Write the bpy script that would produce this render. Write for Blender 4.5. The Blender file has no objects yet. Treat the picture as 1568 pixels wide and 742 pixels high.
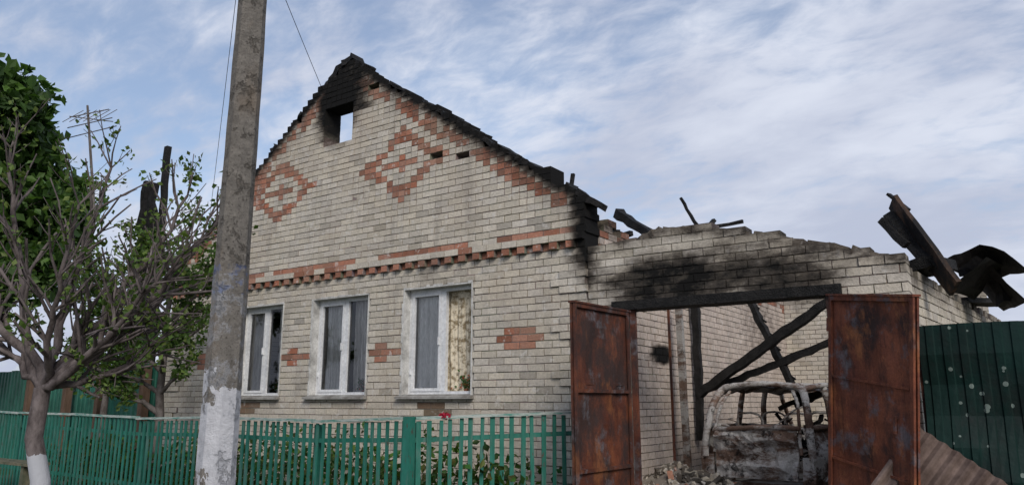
import bpy, math, random
from mathutils import Vector, Matrix, noise as mnoise
R=random.Random(7)
scene=bpy.context.scene
D=8.5
# ------------------------------------------------------------ helpers
def link(o,parent=None):
    scene.collection.objects.link(o)
    if parent is not None: o.parent=parent
    return o
def empty(name):
    e=bpy.data.objects.new(name,None); scene.collection.objects.link(e); return e
class MB:
    def __init__(s): s.v=[];s.f=[];s.c=[];s.s=[];s.m=[]
    def quad(s,pts,col=(1,1,1),soot=0,m=0):
        i=len(s.v); s.v+= [tuple(p) for p in pts]; s.s+=([soot]*len(pts) if not isinstance(soot,(list,tuple)) else list(soot))
        s.f.append(tuple(range(i,i+len(pts)))); s.c.append(col); s.m.append(m)
    def hexa(s,P,col=(1,1,1),soot=0,m=0):
        i=len(s.v); s.v+=[tuple(p) for p in P]
        s.s+=([soot]*8 if not isinstance(soot,(list,tuple)) else list(soot))
        for a in ((0,3,2,1),(4,5,6,7),(0,1,5,4),(1,2,6,5),(2,3,7,6),(3,0,4,7)):
            s.f.append(tuple(i+k for k in a)); s.c.append(col); s.m.append(m)
    def box(s,x0,x1,y0,y1,z0,z1,col=(1,1,1),soot=0,m=0):
        s.hexa([(x0,y0,z0),(x1,y0,z0),(x1,y1,z0),(x0,y1,z0),(x0,y0,z1),(x1,y0,z1),(x1,y1,z1),(x0,y1,z1)],col,soot,m)
    def beam(s,a,b,w,h,col=(1,1,1),soot=0,m=0,up=(0,0,1),seg=1,jit=0.0,taper=1.0):
        a=Vector(a);b=Vector(b);d=(b-a).normalized();u=Vector(up)
        if abs(d.dot(u))>.98:u=Vector((1,0,0))
        x=d.cross(u).normalized();z=x.cross(d).normalized()
        i0=len(s.v)
        for k in range(seg+1):
            c=a.lerp(b,k/seg); sc=1+R.uniform(-jit,jit)*9 if jit else 1
            sc*=1-(1-taper)*k/seg
            j=Vector((R.uniform(-jit,jit),R.uniform(-jit,jit),R.uniform(-jit,jit)))
            for (p,q) in ((-1,-1),(1,-1),(1,1),(-1,1)):
                e=(1+R.uniform(-jit,jit)*8) if jit else 1
                s.v.append(tuple(c+j+x*w/2*p*sc*e+z*h/2*q*sc*e)); s.s.append(soot)
        for k in range(seg):
            o=i0+k*4
            for e in range(4):
                s.f.append((o+e,o+(e+1)%4,o+4+(e+1)%4,o+4+e)); s.c.append(col); s.m.append(m)
        s.f.append((i0+3,i0+2,i0+1,i0)); s.c.append(col); s.m.append(m)
        o=i0+seg*4; s.f.append((o,o+1,o+2,o+3)); s.c.append(col); s.m.append(m)
    def tube(s,pts,rad,n=7,col=(1,1,1)):
        i0=len(s.v); L=len(pts)
        x=None
        for k,p in enumerate(pts):
            p=Vector(p)
            d=(Vector(pts[min(k+1,L-1)])-Vector(pts[max(k-1,0)]))
            if d.length<1e-6:d=Vector((0,0,1))
            d.normalize()
            if x is None:
                x=d.orthogonal().normalized()
            x=(x-d*x.dot(d))
            if x.length<1e-4:x=d.orthogonal()
            x.normalize(); y=d.cross(x)
            for e in range(n):
                an=2*math.pi*e/n
                s.v.append(tuple(p+(x*math.cos(an)+y*math.sin(an))*rad[k])); s.s.append(0)
        for k in range(L-1):
            for e in range(n):
                o=i0+k*n
                s.f.append((o+e,o+(e+1)%n,o+n+(e+1)%n,o+n+e)); s.c.append(col); s.m.append(0)
    def obj(s,name,mats,parent=None,smooth=False):
        me=bpy.data.meshes.new(name); me.from_pydata(s.v,[],s.f)
        a=me.color_attributes.new("bcol",'FLOAT_COLOR','CORNER')
        buf=[]
        for f,c in zip(s.f,s.c):
            c4=(c[0],c[1],c[2],1.0)
            for _ in f: buf.extend(c4)
        a.data.foreach_set("color",buf)
        b=me.attributes.new("soot",'FLOAT','POINT'); b.data.foreach_set("value",s.s)
        for m in (mats if isinstance(mats,(list,tuple)) else [mats]): me.materials.append(m)
        me.polygons.foreach_set("material_index",s.m)
        if smooth: me.polygons.foreach_set("use_smooth",[True]*len(s.f))
        me.update()
        return link(bpy.data.objects.new(name,me),parent)
class NT:
    def __init__(s,name):
        s.mat=bpy.data.materials.new(name); s.mat.use_nodes=True; s.t=s.mat.node_tree; s.n=s.t.nodes
        s.b=s.n["Principled BSDF"]; s.out=s.n["Material Output"]
        s.tc=s.n.new("ShaderNodeTexCoord")
    def new(s,t,**k):
        n=s.n.new(t)
        for a,b in k.items(): setattr(n,a,b)
        return n
    def L(s,a,b): s.t.links.new(a,b)
    def noise(s,scale,detail=5,rough=.55,vec=None,stretch=None):
        n=s.new("ShaderNodeTexNoise"); n.inputs["Scale"].default_value=scale;n.inputs["Detail"].default_value=detail;n.inputs["Roughness"].default_value=rough
        v=vec or s.tc.outputs["Object"]
        if stretch:
            m=s.new("ShaderNodeMapping"); m.inputs["Scale"].default_value=stretch; s.L(v,m.inputs[0]); v=m.outputs[0]
        s.L(v,n.inputs["Vector"]); return n.outputs["Fac"]
    def ramp(s,fac,a,b,ca=(0,0,0),cb=(1,1,1)):
        r=s.new("ShaderNodeValToRGB"); r.color_ramp.elements[0].position=a;r.color_ramp.elements[1].position=b
        r.color_ramp.elements[0].color=(*ca,1);r.color_ramp.elements[1].color=(*cb,1); s.L(fac,r.inputs[0]); return r.outputs[0]
    def mix(s,fac,a,b,mode='MIX'):
        m=s.new("ShaderNodeMix"); m.data_type='RGBA'; m.blend_type=mode; m.clamp_factor=True
        for i,v in ((0,fac),(6,a),(7,b)):
            if isinstance(v,bpy.types.NodeSocket): s.L(v,m.inputs[i])
            elif i==0: m.inputs[0].default_value=v
            else: m.inputs[i].default_value=(*v,1)
        return m.outputs[2]
    def math(s,op,a,b=0,clamp=False):
        m=s.new("ShaderNodeMath"); m.operation=op; m.use_clamp=clamp
        for i,v in ((0,a),(1,b)):
            if isinstance(v,bpy.types.NodeSocket): s.L(v,m.inputs[i])
            else: m.inputs[i].default_value=v
        return m.outputs[0]
    def attr(s,name):
        a=s.new("ShaderNodeAttribute"); a.attribute_name=name; return a
    def bump(s,h,strength=.4,dist=.01):
        b=s.new("ShaderNodeBump"); b.inputs["Strength"].default_value=strength;b.inputs["Distance"].default_value=dist
        s.L(h,b.inputs["Height"]); s.L(b.outputs[0],s.b.inputs["Normal"])
    def fin(s,col,rough=.8,metal=0,spec=.3):
        if isinstance(col,bpy.types.NodeSocket): s.L(col,s.b.inputs["Base Color"])
        else: s.b.inputs["Base Color"].default_value=(*col,1)
        if isinstance(rough,bpy.types.NodeSocket): s.L(rough,s.b.inputs["Roughness"])
        else: s.b.inputs["Roughness"].default_value=rough
        s.b.inputs["Metallic"].default_value=metal
        s.b.inputs["Specular IOR Level"].default_value=spec
        return s.mat
def m_brick():
    n=NT("brick"); c=n.attr("bcol").outputs["Color"]; so=n.attr("soot").outputs["Fac"]
    f=n.noise(28,4,.65); c=n.mix(1,c,n.ramp(f,.25,.75,(.74,.74,.74),(1.15,1.15,1.14)),'MULTIPLY')
    st=n.noise(.9,4,.6); c=n.mix(n.math('MULTIPLY',n.ramp(st,.46,.75),.34),c,(.33,.255,.185))
    st3=n.noise(1.4,5,.7,stretch=(2.2,2.2,.35)); c=n.mix(n.math('MULTIPLY',n.ramp(st3,.52,.70),.42),c,(.24,.215,.19))
    st2=n.noise(9,3,.6); c=n.mix(n.math('MULTIPLY',n.ramp(st2,.60,.68),.5),c,(.64,.61,.57))
    no=n.math('MULTIPLY',n.math('SUBTRACT',n.noise(3.5,6,.68,stretch=(1,1,1.8)),.5),1.35)
    sf=n.math('ADD',so,no); msk=n.math('MULTIPLY',so,3,True)
    s1=n.math('MULTIPLY',n.ramp(sf,.08,.75),msk)
    c=n.mix(n.math('MULTIPLY',s1,.85),c,(.060,.045,.035))
    s2=n.math('MULTIPLY',n.ramp(sf,.50,1.10),msk)
    c=n.mix(s2,c,(.010,.0095,.009))
    n.bump(n.noise(45,3,.7),.6,.016); return n.fin(c,.92,0,.15)
def m_simple(name,a,b,scale=6,rough=.75,metal=0,bump=.3,bd=.006,stretch=None,spec=.3,lo=.35,hi=.65):
    n=NT(name); f=n.noise(scale,5,.65,stretch=stretch); c=n.ramp(f,lo,hi,a,b)
    g=n.noise(scale*7,3,.6,stretch=stretch); c=n.mix(1,c,n.ramp(g,.2,.8,(.75,.75,.75),(1.2,1.2,1.2)),'MULTIPLY')
    n.bump(g,bump,bd); return n.fin(c,rough,metal,spec)
BR=m_brick()
CHAR=m_simple("charred_wood",(.004,.004,.004),(.022,.020,.019),9,.7,0,1,.035,spec=.28)
def m_rust(name,k=1.0,dk=.50):
    n=NT(name)
    a=n.noise(2.2,8,.68); c=n.ramp(a,.35,.65,(.095*k,.029*k,.019*k),(.24*k,.076*k,.038*k))
    b=n.noise(1.5,8,.7,stretch=(1.3,1.3,.8)); c=n.mix(n.math('MULTIPLY',n.ramp(b,dk,dk+.12),.88),c,(.032,.024,.024))
    d=n.noise(2.6,7,.7); c=n.mix(n.math('MULTIPLY',n.ramp(d,.55,.63),.75),c,(.13,.125,.14))
    o=n.noise(3.1,7,.7,stretch=(1,1,.6)); c=n.mix(n.math('MULTIPLY',n.ramp(o,.54,.64),.65),c,(.33*k,.125*k,.05*k))
    s=n.noise(4,6,.7,stretch=(5,5,.5)); c=n.mix(n.math('MULTIPLY',n.ramp(s,.50,.68),.65),c,(.06,.024,.016))
    g=n.noise(50,5,.7); c=n.mix(1,c,n.ramp(g,.2,.8,(.6,.6,.6),(1.3,1.3,1.3)),'MULTIPLY')
    n.bump(n.math('ADD',g,a),.5,.008); return n.fin(c,n.ramp(b,.4,.6,(.5,.5,.5),(.85,.85,.85)),.0,.3)
RUST=m_rust("rusty_paint",1.15); RUSTD=m_rust("rusty_paint_dark",.75,.44)
def m_green():
    n=NT("green_picket_paint")
    a=n.noise(5,6,.7,stretch=(1,1,.4)); c=n.ramp(a,.35,.7,(.013,.105,.075),(.027,.185,.14))
    b=n.noise(9,5,.7,stretch=(1.5,1.5,.25)); c=n.mix(n.math('MULTIPLY',n.ramp(b,.52,.68),.7),c,(.11,.17,.15))
    d=n.noise(22,4,.6,stretch=(1,1,.3)); c=n.mix(n.ramp(d,.63,.68),c,(.07,.065,.05))
    n.bump(n.noise(40,3,.6,stretch=(1,1,.15)),.4,.004); return n.fin(c,.65,0,.3)
GREEN=m_green()
FADE=m_simple("faded_board",(.10,.25,.21),(.40,.43,.40),7,.8,stretch=(1,1,6),lo=.38,hi=.56)
def m_sheet():
    n=NT("green_profiled_sheet")
    a=n.noise(1.6,7,.65); c=n.ramp(a,.3,.7,(.003,.014,.012),(.006,.029,.024))
    b=n.noise(3,8,.7,stretch=(1,1,.5)); c=n.mix(n.math('MULTIPLY',n.ramp(b,.48,.64),.75),c,(.013,.017,.016))
    v=n.new("ShaderNodeTexVoronoi"); v.inputs["Scale"].default_value=7; n.L(n.tc.outputs["Object"],v.inputs["Vector"])
    sp=n.math('LESS_THAN',v.outputs["Distance"],n.math('SUBTRACT',n.math('MULTIPLY',n.noise(2.2,2),.38),.075))
    c=n.mix(sp,c,(.16,.20,.18))
    n.bump(a,.5,.05); return n.fin(c,.6,0,.2)
SHEET=m_sheet()
WHITE=m_simple("pvc_white",(.60,.61,.62),(.76,.76,.76),3,.4,bump=.05)
PLAST=m_simple("reveal_plaster",(.30,.29,.27),(.62,.61,.58),5,.9,lo=.3,hi=.58)
SILL=m_simple("sill_metal",(.20,.18,.16),(.42,.41,.38),4,.5)
def m_pole():
    n=NT("whitewashed_concrete")
    a=n.noise(16,9,.75); c=n.ramp(a,.3,.7,(.12,.11,.098),(.28,.255,.225))
    sp=n.noise(75,3,.6); c=n.mix(n.math('MULTIPLY',n.ramp(sp,.58,.66),.7),c,(.07,.062,.055))
    rs=n.noise(5,5,.6,stretch=(1,1,.5)); c=n.mix(n.math('MULTIPLY',n.ramp(rs,.55,.75),.5),c,(.24,.175,.12))
    pt=n.noise(7,7,.7); pit=n.ramp(pt,.56,.60); c=n.mix(n.math('MULTIPLY',pit,.45),c,(.10,.085,.07))
    sx=n.new("ShaderNodeSeparateXYZ"); n.L(n.tc.outputs["Object"],sx.inputs[0]); z=sx.outputs[2]
    w=n.math('ADD',z,n.math('MULTIPLY',n.math('SUBTRACT',n.noise(5,7,.65),.5),.9))
    wm=n.math('LESS_THAN',w,1.74)
    chip=n.math('LESS_THAN',n.noise(4.2,6,.6,stretch=(1,1,.7)),.59)
    wm=n.math('MULTIPLY',wm,chip)
    c=n.mix(wm,c,n.ramp(n.noise(12,5),.3,.7,(.54,.54,.57),(.70,.70,.73)))
    w2=n.math('MULTIPLY',n.math('LESS_THAN',z,2.35),n.ramp(n.noise(7,8,.75),.48,.56))
    c=n.mix(n.math('MULTIPLY',w2,.6),c,(.42,.43,.46))
    bl=n.math('MULTIPLY',n.math('LESS_THAN',n.math('ABSOLUTE',n.math('SUBTRACT',z,2.32)),.09),n.ramp(n.noise(14,6,.7),.5,.6))
    c=n.mix(n.math('MULTIPLY',bl,.6),c,(.12,.17,.34))
    h=n.math('ADD',n.math('ADD',n.math('MULTIPLY',n.noise(22,8,.8),1.5),n.math('MULTIPLY',pit,-1.0)),n.math('MULTIPLY',wm,.3)); n.bump(h,.9,.018); return n.fin(c,.93,0,.15)
POLE=m_pole()
def m_leaf(name):
    n=NT(name); c=n.attr("bcol").outputs["Color"]; n.fin(c,.55,0,.3)
    t=n.new("ShaderNodeBsdfTranslucent"); n.L(n.mix(1,c,(1.3,1.5,.7),'MULTIPLY'),t.inputs[0])
    ms=n.new("ShaderNodeMixShader"); ms.inputs[0].default_value=.3
    n.L(n.b.outputs[0],ms.inputs[1]); n.L(t.outputs[0],ms.inputs[2]); n.L(ms.outputs[0],n.out.inputs[0]); return n.mat
LEAF=m_leaf("leaf")
BARK=m_simple("bark",(.07,.058,.05),(.16,.14,.13),10,.9,bump=.8,bd=.012,stretch=(1,1,.5))
def m_treebark():
    n=NT("whitewashed_bark"); a=n.noise(10,5,.7,stretch=(1,1,.5)); c=n.ramp(a,.35,.65,(.055,.044,.042),(.19,.16,.155))
    sx=n.new("ShaderNodeSeparateXYZ"); n.L(n.tc.outputs["Object"],sx.inputs[0])
    w=n.math('ADD',sx.outputs[2],n.math('MULTIPLY',n.noise(9,5),.25))
    c=n.mix(n.math('MULTIPLY',n.math('LESS_THAN',w,1.3),.9),c,(.44,.45,.48)); n.bump(a,.8,.015); return n.fin(c,.9,0,.15)
TBARK=m_treebark()
g=NT("window_glass"); gl=g.new("ShaderNodeBsdfGlossy"); gl.inputs["Roughness"].default_value=.04; tr=g.new("ShaderNodeBsdfTransparent"); tr.inputs[0].default_value=(.96,.96,.96,1)
fr=g.new("ShaderNodeFresnel"); fr.inputs[0].default_value=1.5; ms=g.new("ShaderNodeMixShader"); g.L(g.math('ADD',fr.outputs[0],.03),ms.inputs[0]); g.L(tr.outputs[0],ms.inputs[1]); g.L(gl.outputs[0],ms.inputs[2]); g.L(ms.outputs[0],g.out.inputs[0]); GLASS=g.mat
CURT=m_simple("curtain_grey",(.42,.40,.38),(.74,.72,.68),5,.95,stretch=(4,4,.5))
NET=m_simple("curtain_net",(.66,.65,.62),(.86,.85,.82),3,.95,stretch=(3,3,.6))
LACE=m_simple("curtain_lace",(.24,.185,.11),(.68,.60,.46),13,.95,lo=.40,hi=.55)
DARK=m_simple("interior_dark",(.05,.045,.04),(.09,.08,.07),3,.95)
def m_ash(name,k=1.0):
    n=NT(name)
    a=n.noise(1.7,7,.7); c=n.ramp(a,.38,.60,(.060*k,.036*k,.027*k),(.22*k,.145*k,.11*k))
    b=n.noise(2.4,8,.72,stretch=(.6,.6,1.4)); c=n.mix(n.math('MULTIPLY',n.ramp(b,.46,.55),.9),c,(.56*k,.54*k,.51*k))
    d=n.noise(5,7,.7); c=n.mix(n.math('MULTIPLY',n.ramp(d,.56,.63),.85),c,(.018,.015,.014))
    g=n.noise(45,5,.7); c=n.mix(1,c,n.ramp(g,.2,.8,(.6,.6,.6),(1.3,1.3,1.3)),'MULTIPLY')
    n.bump(n.math('ADD',g,d),.6,.01); return n.fin(c,.85,0,.15)
ASH=m_ash("car_burnt_panel"); ASH2=m_ash("car_burnt_frame",.6)
# ------------------------------------------------------------ brick walls
def cream():
    k=R.uniform(.85,1.07)
    if R.random()<.06: k*=.76
    w=R.uniform(-.015,.02)
    return ((.585+w)*k,(.530+w*.6)*k,(.450-w*.3)*k)
def pinkish():
    k=R.uniform(.84,1.05); return (.58*k,.49*k,.425*k)
def red():
    k=R.uniform(.62,1.12); w=R.uniform(-.02,.04); return (.40*k,(.175+w)*k,(.115+w)*k)
MORT=(.195,.175,.15)
def brick_wall(name,O,U,N,length,z0,top,openings=(),thick=.38,colf=None,sootf=None,projf=None,holes=(),parent=None,rowoff=0,zmax=9,miss=0,halfrow=(),splitf=None,gap=.0065):
    mb=MB(); O=Vector((O[0],O[1],0));U=Vector((U[0],U[1],0)).normalized();N=Vector((N[0],N[1],0)).normalized()
    RH=.1
    sf=sootf or (lambda u,z:0)
    def hx(u0,u1,n0,n1,a,b,col,j=0):
        P=[];S=[]
        for z in (a,b):
            for (u,n) in ((u0,n1),(u1,n1),(u1,n0),(u0,n0)):
                P.append(O+U*(u+R.uniform(-j,j))+N*(n+R.uniform(-j,j)*.6)+Vector((0,0,z+R.uniform(-j,j)))); S.append(sf(u,z))
        mb.hexa(P,col,S)
    row=0; z=z0
    while z<zmax:
        BL=.13 if row in halfrow else .26
        off=(-.13 if (row+rowoff)%2 else 0)
        cells=[]; u=off
        while u<length:
            a=max(u,0);b=min(u+BL,length); u+=BL
            segs=[(a,b)] if b>a else []
            if splitf and segs and b-a>.2 and splitf((a+b)/2,z+.05): segs=[(a,(a+b)/2),((a+b)/2,b)]
            for (x0,x1,w0,w1) in openings:
                if w0<z+.05<w1:
                    ns=[]
                    for (p,q) in segs:
                        if q<=x0 or p>=x1: ns.append((p,q))
                        else:
                            if p<x0: ns.append((p,x0))
                            if q>x1: ns.append((x1,q))
                    segs=ns
            for (p,q) in segs:
                if q-p<.03: continue
                m=(p+q)/2
                t=top(m)
                if z+.05>t: continue
                if any(abs(m-hx_)<.12 and abs(z+.05-hz)<.06 for hx_,hz in holes): continue
                if t-z<.15 and R.random()<miss: continue
                cells.append((p,q,m))
        if not cells and z>z0+1: break
        for (p,q,m) in cells:
            pj=projf(m,z,row) if projf else 0
            col=colf(m,z,row)
            n1=pj+R.uniform(-.004,.004)
            if R.random()<.02 and pj==0: n1-=.004
            hx(p,q,-thick+.009,-.009+max(pj-.004,0),z,z+RH,tuple(k*R.uniform(.85,1.15) for k in MORT))
            g0=gap if p>0.001 else -.002; g1=gap if q<length-.001 else -.002
            hx(p+g0,q-g1,-thick,n1,z+.0065,z+RH-.0065,col,.0032)
        z+=RH; row+=1
    return mb.obj(name,BR,parent)
house=empty("brick_house")
XL,XR=-14.2,-4.69
AX,AZ=-9.44,7.6
def roofz(X): return AZ-.70*abs(X-AX)
def sm(a,b,x):
    t=max(0,min(1,(x-a)/(b-a))); return t*t*(3-2*t)
def gtop(u):
    X=u+XL; return roofz(X)+.06*mnoise.noise(Vector((X*2.3,0,3)))
def gsoot(u,z):
    X=u+XL; d=roofz(X)-z; s=(1-sm(.02,.34,d))*1.15
    e=math.hypot((X+9.62)/.58,(z-6.72)/.80); s=max(s,1.2*(1-sm(.5,1.25,e)))
    if z>6.5: s=max(s,1.05*(1-sm(.25,1.1,abs(X-AX)*1.1)))
    if X>-5.2: s=max(s,1.25*sm(-5.0,-4.75,X)*(1-sm(.0,.5,abs(z-3.9)-.35)))
    if X>-4.95: s=max(s,.7*sm(-4.85,-4.72,X)*sm(2.4,3.4,z))
    s=max(s,.45*(1-sm(0,.8,d)))
    s=max(s,.30*(1-sm(.2,1.1,math.hypot((X+7.2)/1.4,(z-3.4)/.45))))
    return s
DCX=(-8.03,-11.05)
def gsplit(u,zc):
    X=u+XL
    for cx in DCX:
        if abs(X-cx)/1.2+abs(zc-5.3)/.75<1.1: return True
    return zc>4.2 and .0<roofz(X)-zc<.62
def gcol(u,z,row):
    X=u+XL; zc=z+.05; rr=R.random()
    for cx in DCX:
        q=abs(X-cx)/.92+abs(zc-5.35)/.60
        if .66<q<1.03 and rr<.94: return red()
        if q<.24 or (abs(zc-5.35)<.04 and q<.42): return red()
    d=roofz(X)-zc
    if z>4.2 and 7.05>z and .16<d<.42 and rr<.78: return red()
    if row==38 and rr<(.8 if X<-8 or X>-5.8 else .55): return red()
    if row==36: return red()
    if row==37: return red() if rr<.15 else cream()
    for cx,cz in ((-5.75,2.45),(-8.3,2.35),(-10.42,2.35),(-13.1,2.35)):
        if abs(X-cx)<.38 and abs(zc-cz)<.05:
            if cx!=-8.3 or abs(X-cx)>.05: return red()
        if abs(X-cx)<.15 and abs(abs(zc-cz)-.1)<.05: return red()
    for cx in (-11.5,-7.2):
        if abs(X-cx)<.27 and 1.38<zc<1.58: return (.20*R.uniform(.8,1.2),.12,.08)
    return cream()
def gproj(u,z,row):
    X=u+XL
    if row==36: return .07 if int(u/.13+.01)%2 else .0
    if row==37: return .075
    if row<36 and (X>XR-.42 or X<XL+.42) and row%6<3: return .03
    return 0
WINS=[(-11.93,-10.72),(-9.97,-8.64),(-7.9,-6.56)]
ops=[(a-XL,b-XL,1.7,3.3) for a,b in WINS]+[(-9.93-XL,-9.22-XL,6.0,6.7)]
brick_wall("front_gable_wall",(XL,D),(1,0),(0,-1),XR-XL,0,gtop,ops,.38,gcol,gsoot,gproj,holes=[(-7.3-XL,5.35),(-6.8-XL,5.25),(-8.72-XL,6.85)],parent=house,miss=.25,halfrow=(36,),splitf=gsplit)
def scol(u,z,row): 
    if z>3.6 and R.random()<.5: return red()
    return pinkish()
def ssoot(u,z):
    Y=u+8.9; s=.6*(1-sm(0,.5,4.0-z))
    s=max(s,1.3*(1-sm(.4,1.2,math.hypot((Y-10.8)/.5,(z-2.3)/.17))))
    s=max(s,.35*(1-sm(.3,1.2,math.hypot((Y-16)/2.2,(z-3.2)/1.0))))
    return s
brick_wall("right_side_wall",(XR-.003,8.895),(0,1),(1,0),9.6,0,lambda u:4.02+.1*mnoise.noise(Vector((u*2,1,0)))-(.15 if 1.5<u<3 else 0),(),.38,scol,ssoot,parent=house,miss=.3,gap=.011)
brick_wall("left_side_wall",(XL+.003,8.895),(0,1),(-1,0),9.6,0,lambda u:4.0,(),.38,lambda u,z,r:cream(),lambda u,z:.6*(1-sm(0,.4,4-z)),parent=house)
brick_wall("rear_wall",(XL+.4,18.49),(1,0),(0,1),XR-XL-.8,0,lambda u:4.0,(),.38,lambda u,z,r:cream(),lambda u,z:.7*(1-sm(0,.6,4-z)),parent=house)
mb=MB(); mb.box(XL+.39,XR-.39,8.89,18.1,3.9,3.98,(1,1,1)); mb.box(XL+.39,XR-.39,8.89,18.1,.9,.98)
mb.box(XL+.39,XR-.39,11.6,11.7,.985,3.895); mb.obj("ceiling_and_floor_slabs",DARK,house)
def leafq(m,c,s,col):
    a=Vector((R.gauss(0,1),R.gauss(0,1),R.gauss(0,1))).normalized(); b=a.orthogonal().normalized()
    b.rotate(Matrix.Rotation(R.uniform(0,6.28),3,a))
    d=a.cross(b)
    w=s*.42
    m.quad([c-b*s*.6,c+d*w-b*s*.05+a*s*.12,c+b*s*.65,c-d*w-b*s*.05+a*s*.12],col)
def window(i,x0,x1,z0,z1):
    fr=MB(); y=D+.13
    def b(a,c,d,e,y0=y,y1=y+.07): fr.box(a,c,y0,y1,d,e)
    t=.055; A,B,C,E=x0+.022,x1-.022,z0+.0,z1-.022
    b(A,A+t,C,E); b(B-t,B,C,E); b(A+t,B-t,E-t,E); b(A+t,B-t,C,C+t)
    mid=(A+B)/2+.03; b(mid-.045,mid+.045,C+t,E-t,y-.004,y+.06)
    s=.045; yy=y-.012
    a0,a1,c0,c1=A+t+.002,mid-.047,C+t+.002,E-t-.002
    b(a0,a0+s,c0,c1,yy,y+.05);b(a1-s,a1,c0,c1,yy,y+.05);b(a0+s,a1-s,c1-s,c1,yy,y+.05);b(a0+s,a1-s,c0,c0+s,yy,y+.05)
    b(a0-.012,a0+.012,c0+.25,c0+.33,yy-.02,yy-.001);b(a1-.03,a1-.012,(c0+c1)/2-.06,(c0+c1)/2+.06,yy-.035,yy-.001)
    fr.obj("window_frame_%d"%i,WHITE,house)
    gm=MB(); 
    gm.quad([(a0+s,y+.03,c0+s),(a1-s,y+.03,c0+s),(a1-s,y+.03,c1-s),(a0+s,y+.03,c1-s)])
    if i!=3: gm.quad([(mid+.045,y+.032,C+t),(B-t,y+.03,C+t),(B-t,y+.03,E-t),(mid+.045,y+.032,E-t)])
    gm.obj("window_glass_%d"%i,GLASS,house)
    rv=MB(); rv.box(x0-.0,x0+.02,D-.008,D+.375,z0+.0,z1); rv.box(x1-.02,x1,D-.008,D+.375,z0,z1); rv.box(x0+.02,x1-.02,D-.008,D+.375,z1-.02,z1)
    k=z0
    while k<z1-.01:
        h=R.uniform(.05,.16); h=min(h,z1-k); 
        if R.random()<.75: rv.box(x0-.008-R.uniform(0,.022),x0+.001,D-.010,D-.004,k,k+h)
        k+=h
    k=x0
    while k<x1-.01:
        h=min(R.uniform(.06,.2),x1-k)
        if R.random()<.6: rv.box(k,k+h,D-.010,D-.004,z1-.001,z1+.006+R.uniform(0,.02))
        k+=h
    rv.obj("window_reveal_%d"%i,PLAST,house)
    sl=MB(); 
    sl.hexa([(x0-.05,D-.09,z0-.055),(x1+.04,D-.09,z0-.055),(x1+.04,D-.0045,z0-.055),(x0-.05,D-.0045,z0-.055),(x0-.05,D-.09,z0-.02),(x1+.04,D-.09,z0-.02),(x1+.04,D-.0045,z0-.001),(x0-.05,D-.0045,z0-.001)])
    sl.box(x0+.021,x1-.021,D-.004,y-.001,z0+.001,z0+.012)
    sl.obj("window_sill_%d"%i,SILL,house)
    def curt(cx0,cx1,mat,nm,dep=.0,amp=.018,gather=0,f=34):
        cm=MB(); n=60; m=14; yb=y+.105+dep
        pts=[]
        ph=R.uniform(0,6)
        for j in range(m+1):
            tz=j/m; row=[]
            for k in range(n+1):
                q=k/n; w=1-gather*math.sin(math.pi*min(1,(1-tz)*1.3))
                xx=cx0+(cx1-cx0)*q*w
                row.append((xx,yb+amp*math.sin(q*f+1.5*math.sin(tz*3)+ph)+amp*.5*math.sin(q*f*2.3+tz*2),z0+.02+(z1-z0-.05)*tz))
            pts.append(row)
        for j in range(m):
            for k in range(n): cm.quad([pts[j][k],pts[j][k+1],pts[j+1][k+1],pts[j+1][k]])
        cm.obj(nm,mat,house,True)
    if i==1:
        curt(A,mid,CURT,"curtain_1a"); curt(mid+.20,B,NET,"curtain_1b",.02,.018,.15)
    if i==2:
        curt(A+.12,mid,NET,"curtain_2a",0,.022,.22,40); curt(mid+.1,B,CURT,"curtain_2b",.01,.022,.12,30)
    if i==3:
        curt(A,mid,NET,"curtain_3a",-.01,.012); curt(mid-.05,B,LACE,"curtain_3b",0,.012,.05,24)
    pm=MB()
    for k in range(90):
        c=Vector((B-.24+R.gauss(0,.08),y+.078+R.uniform(-.006,.006),z0+.10+abs(R.gauss(0,.09))))
        leafq(pm,c,.04,(.05,.12,.03) if R.random()<.8 else (.45,.14,.08))
    pm.tube([(B-.24,y+.078,z0+.012),(B-.24,y+.078,z0+.09)],[.028,.032],10,(.25,.1,.05))
    pm.obj("houseplant_%d"%i,LEAF,house)
for i,(a,b) in enumerate(WINS): window(i+1,a,b,1.7,3.3)
cb=MB()
for sgn in (-1,1):
    x=AX
    while abs(x-AX)<4.6:
        L=R.uniform(.12,.5); x2=x+sgn*L
        if R.random()<.62:
            cb.beam((x,D+.16+R.uniform(-.05,.05),roofz(x)-.02+R.uniform(-.03,.03)),(x2,D+.16,roofz(x2)-.02+R.uniform(-.04,.03)),.26,.05+R.uniform(0,.06),seg=4,jit=.016)
        x=x2
cb.beam((-9.55,D+.15,7.48),(-9.3,D+.15,7.58),.3,.12,seg=3,jit=.02)
cb.beam((-5.05,8.75,4.50),(-5.03,8.78,4.72),.04,.05)
for a,b,w in [((-5.95,12,4.95),(-5.1,11.6,4.35),.17),((-5.2,12,4.42),(-3.7,12,4.5),.07),((-4.35,12,4.3),(-4.75,12,5.05),.06),((-4.4,11.7,4.1),(-4.2,12.1,4.62),.08),((-5.6,10.5,4.05),(-4.85,10.2,4.1),.12),((-4.8,9.6,4.0),(-5.3,10.3,4.25),.09)]:
    cb.beam(a,b,w,w,seg=7,jit=.014,taper=.7)
cb.obj("charred_roof_timbers",CHAR,house)
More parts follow.
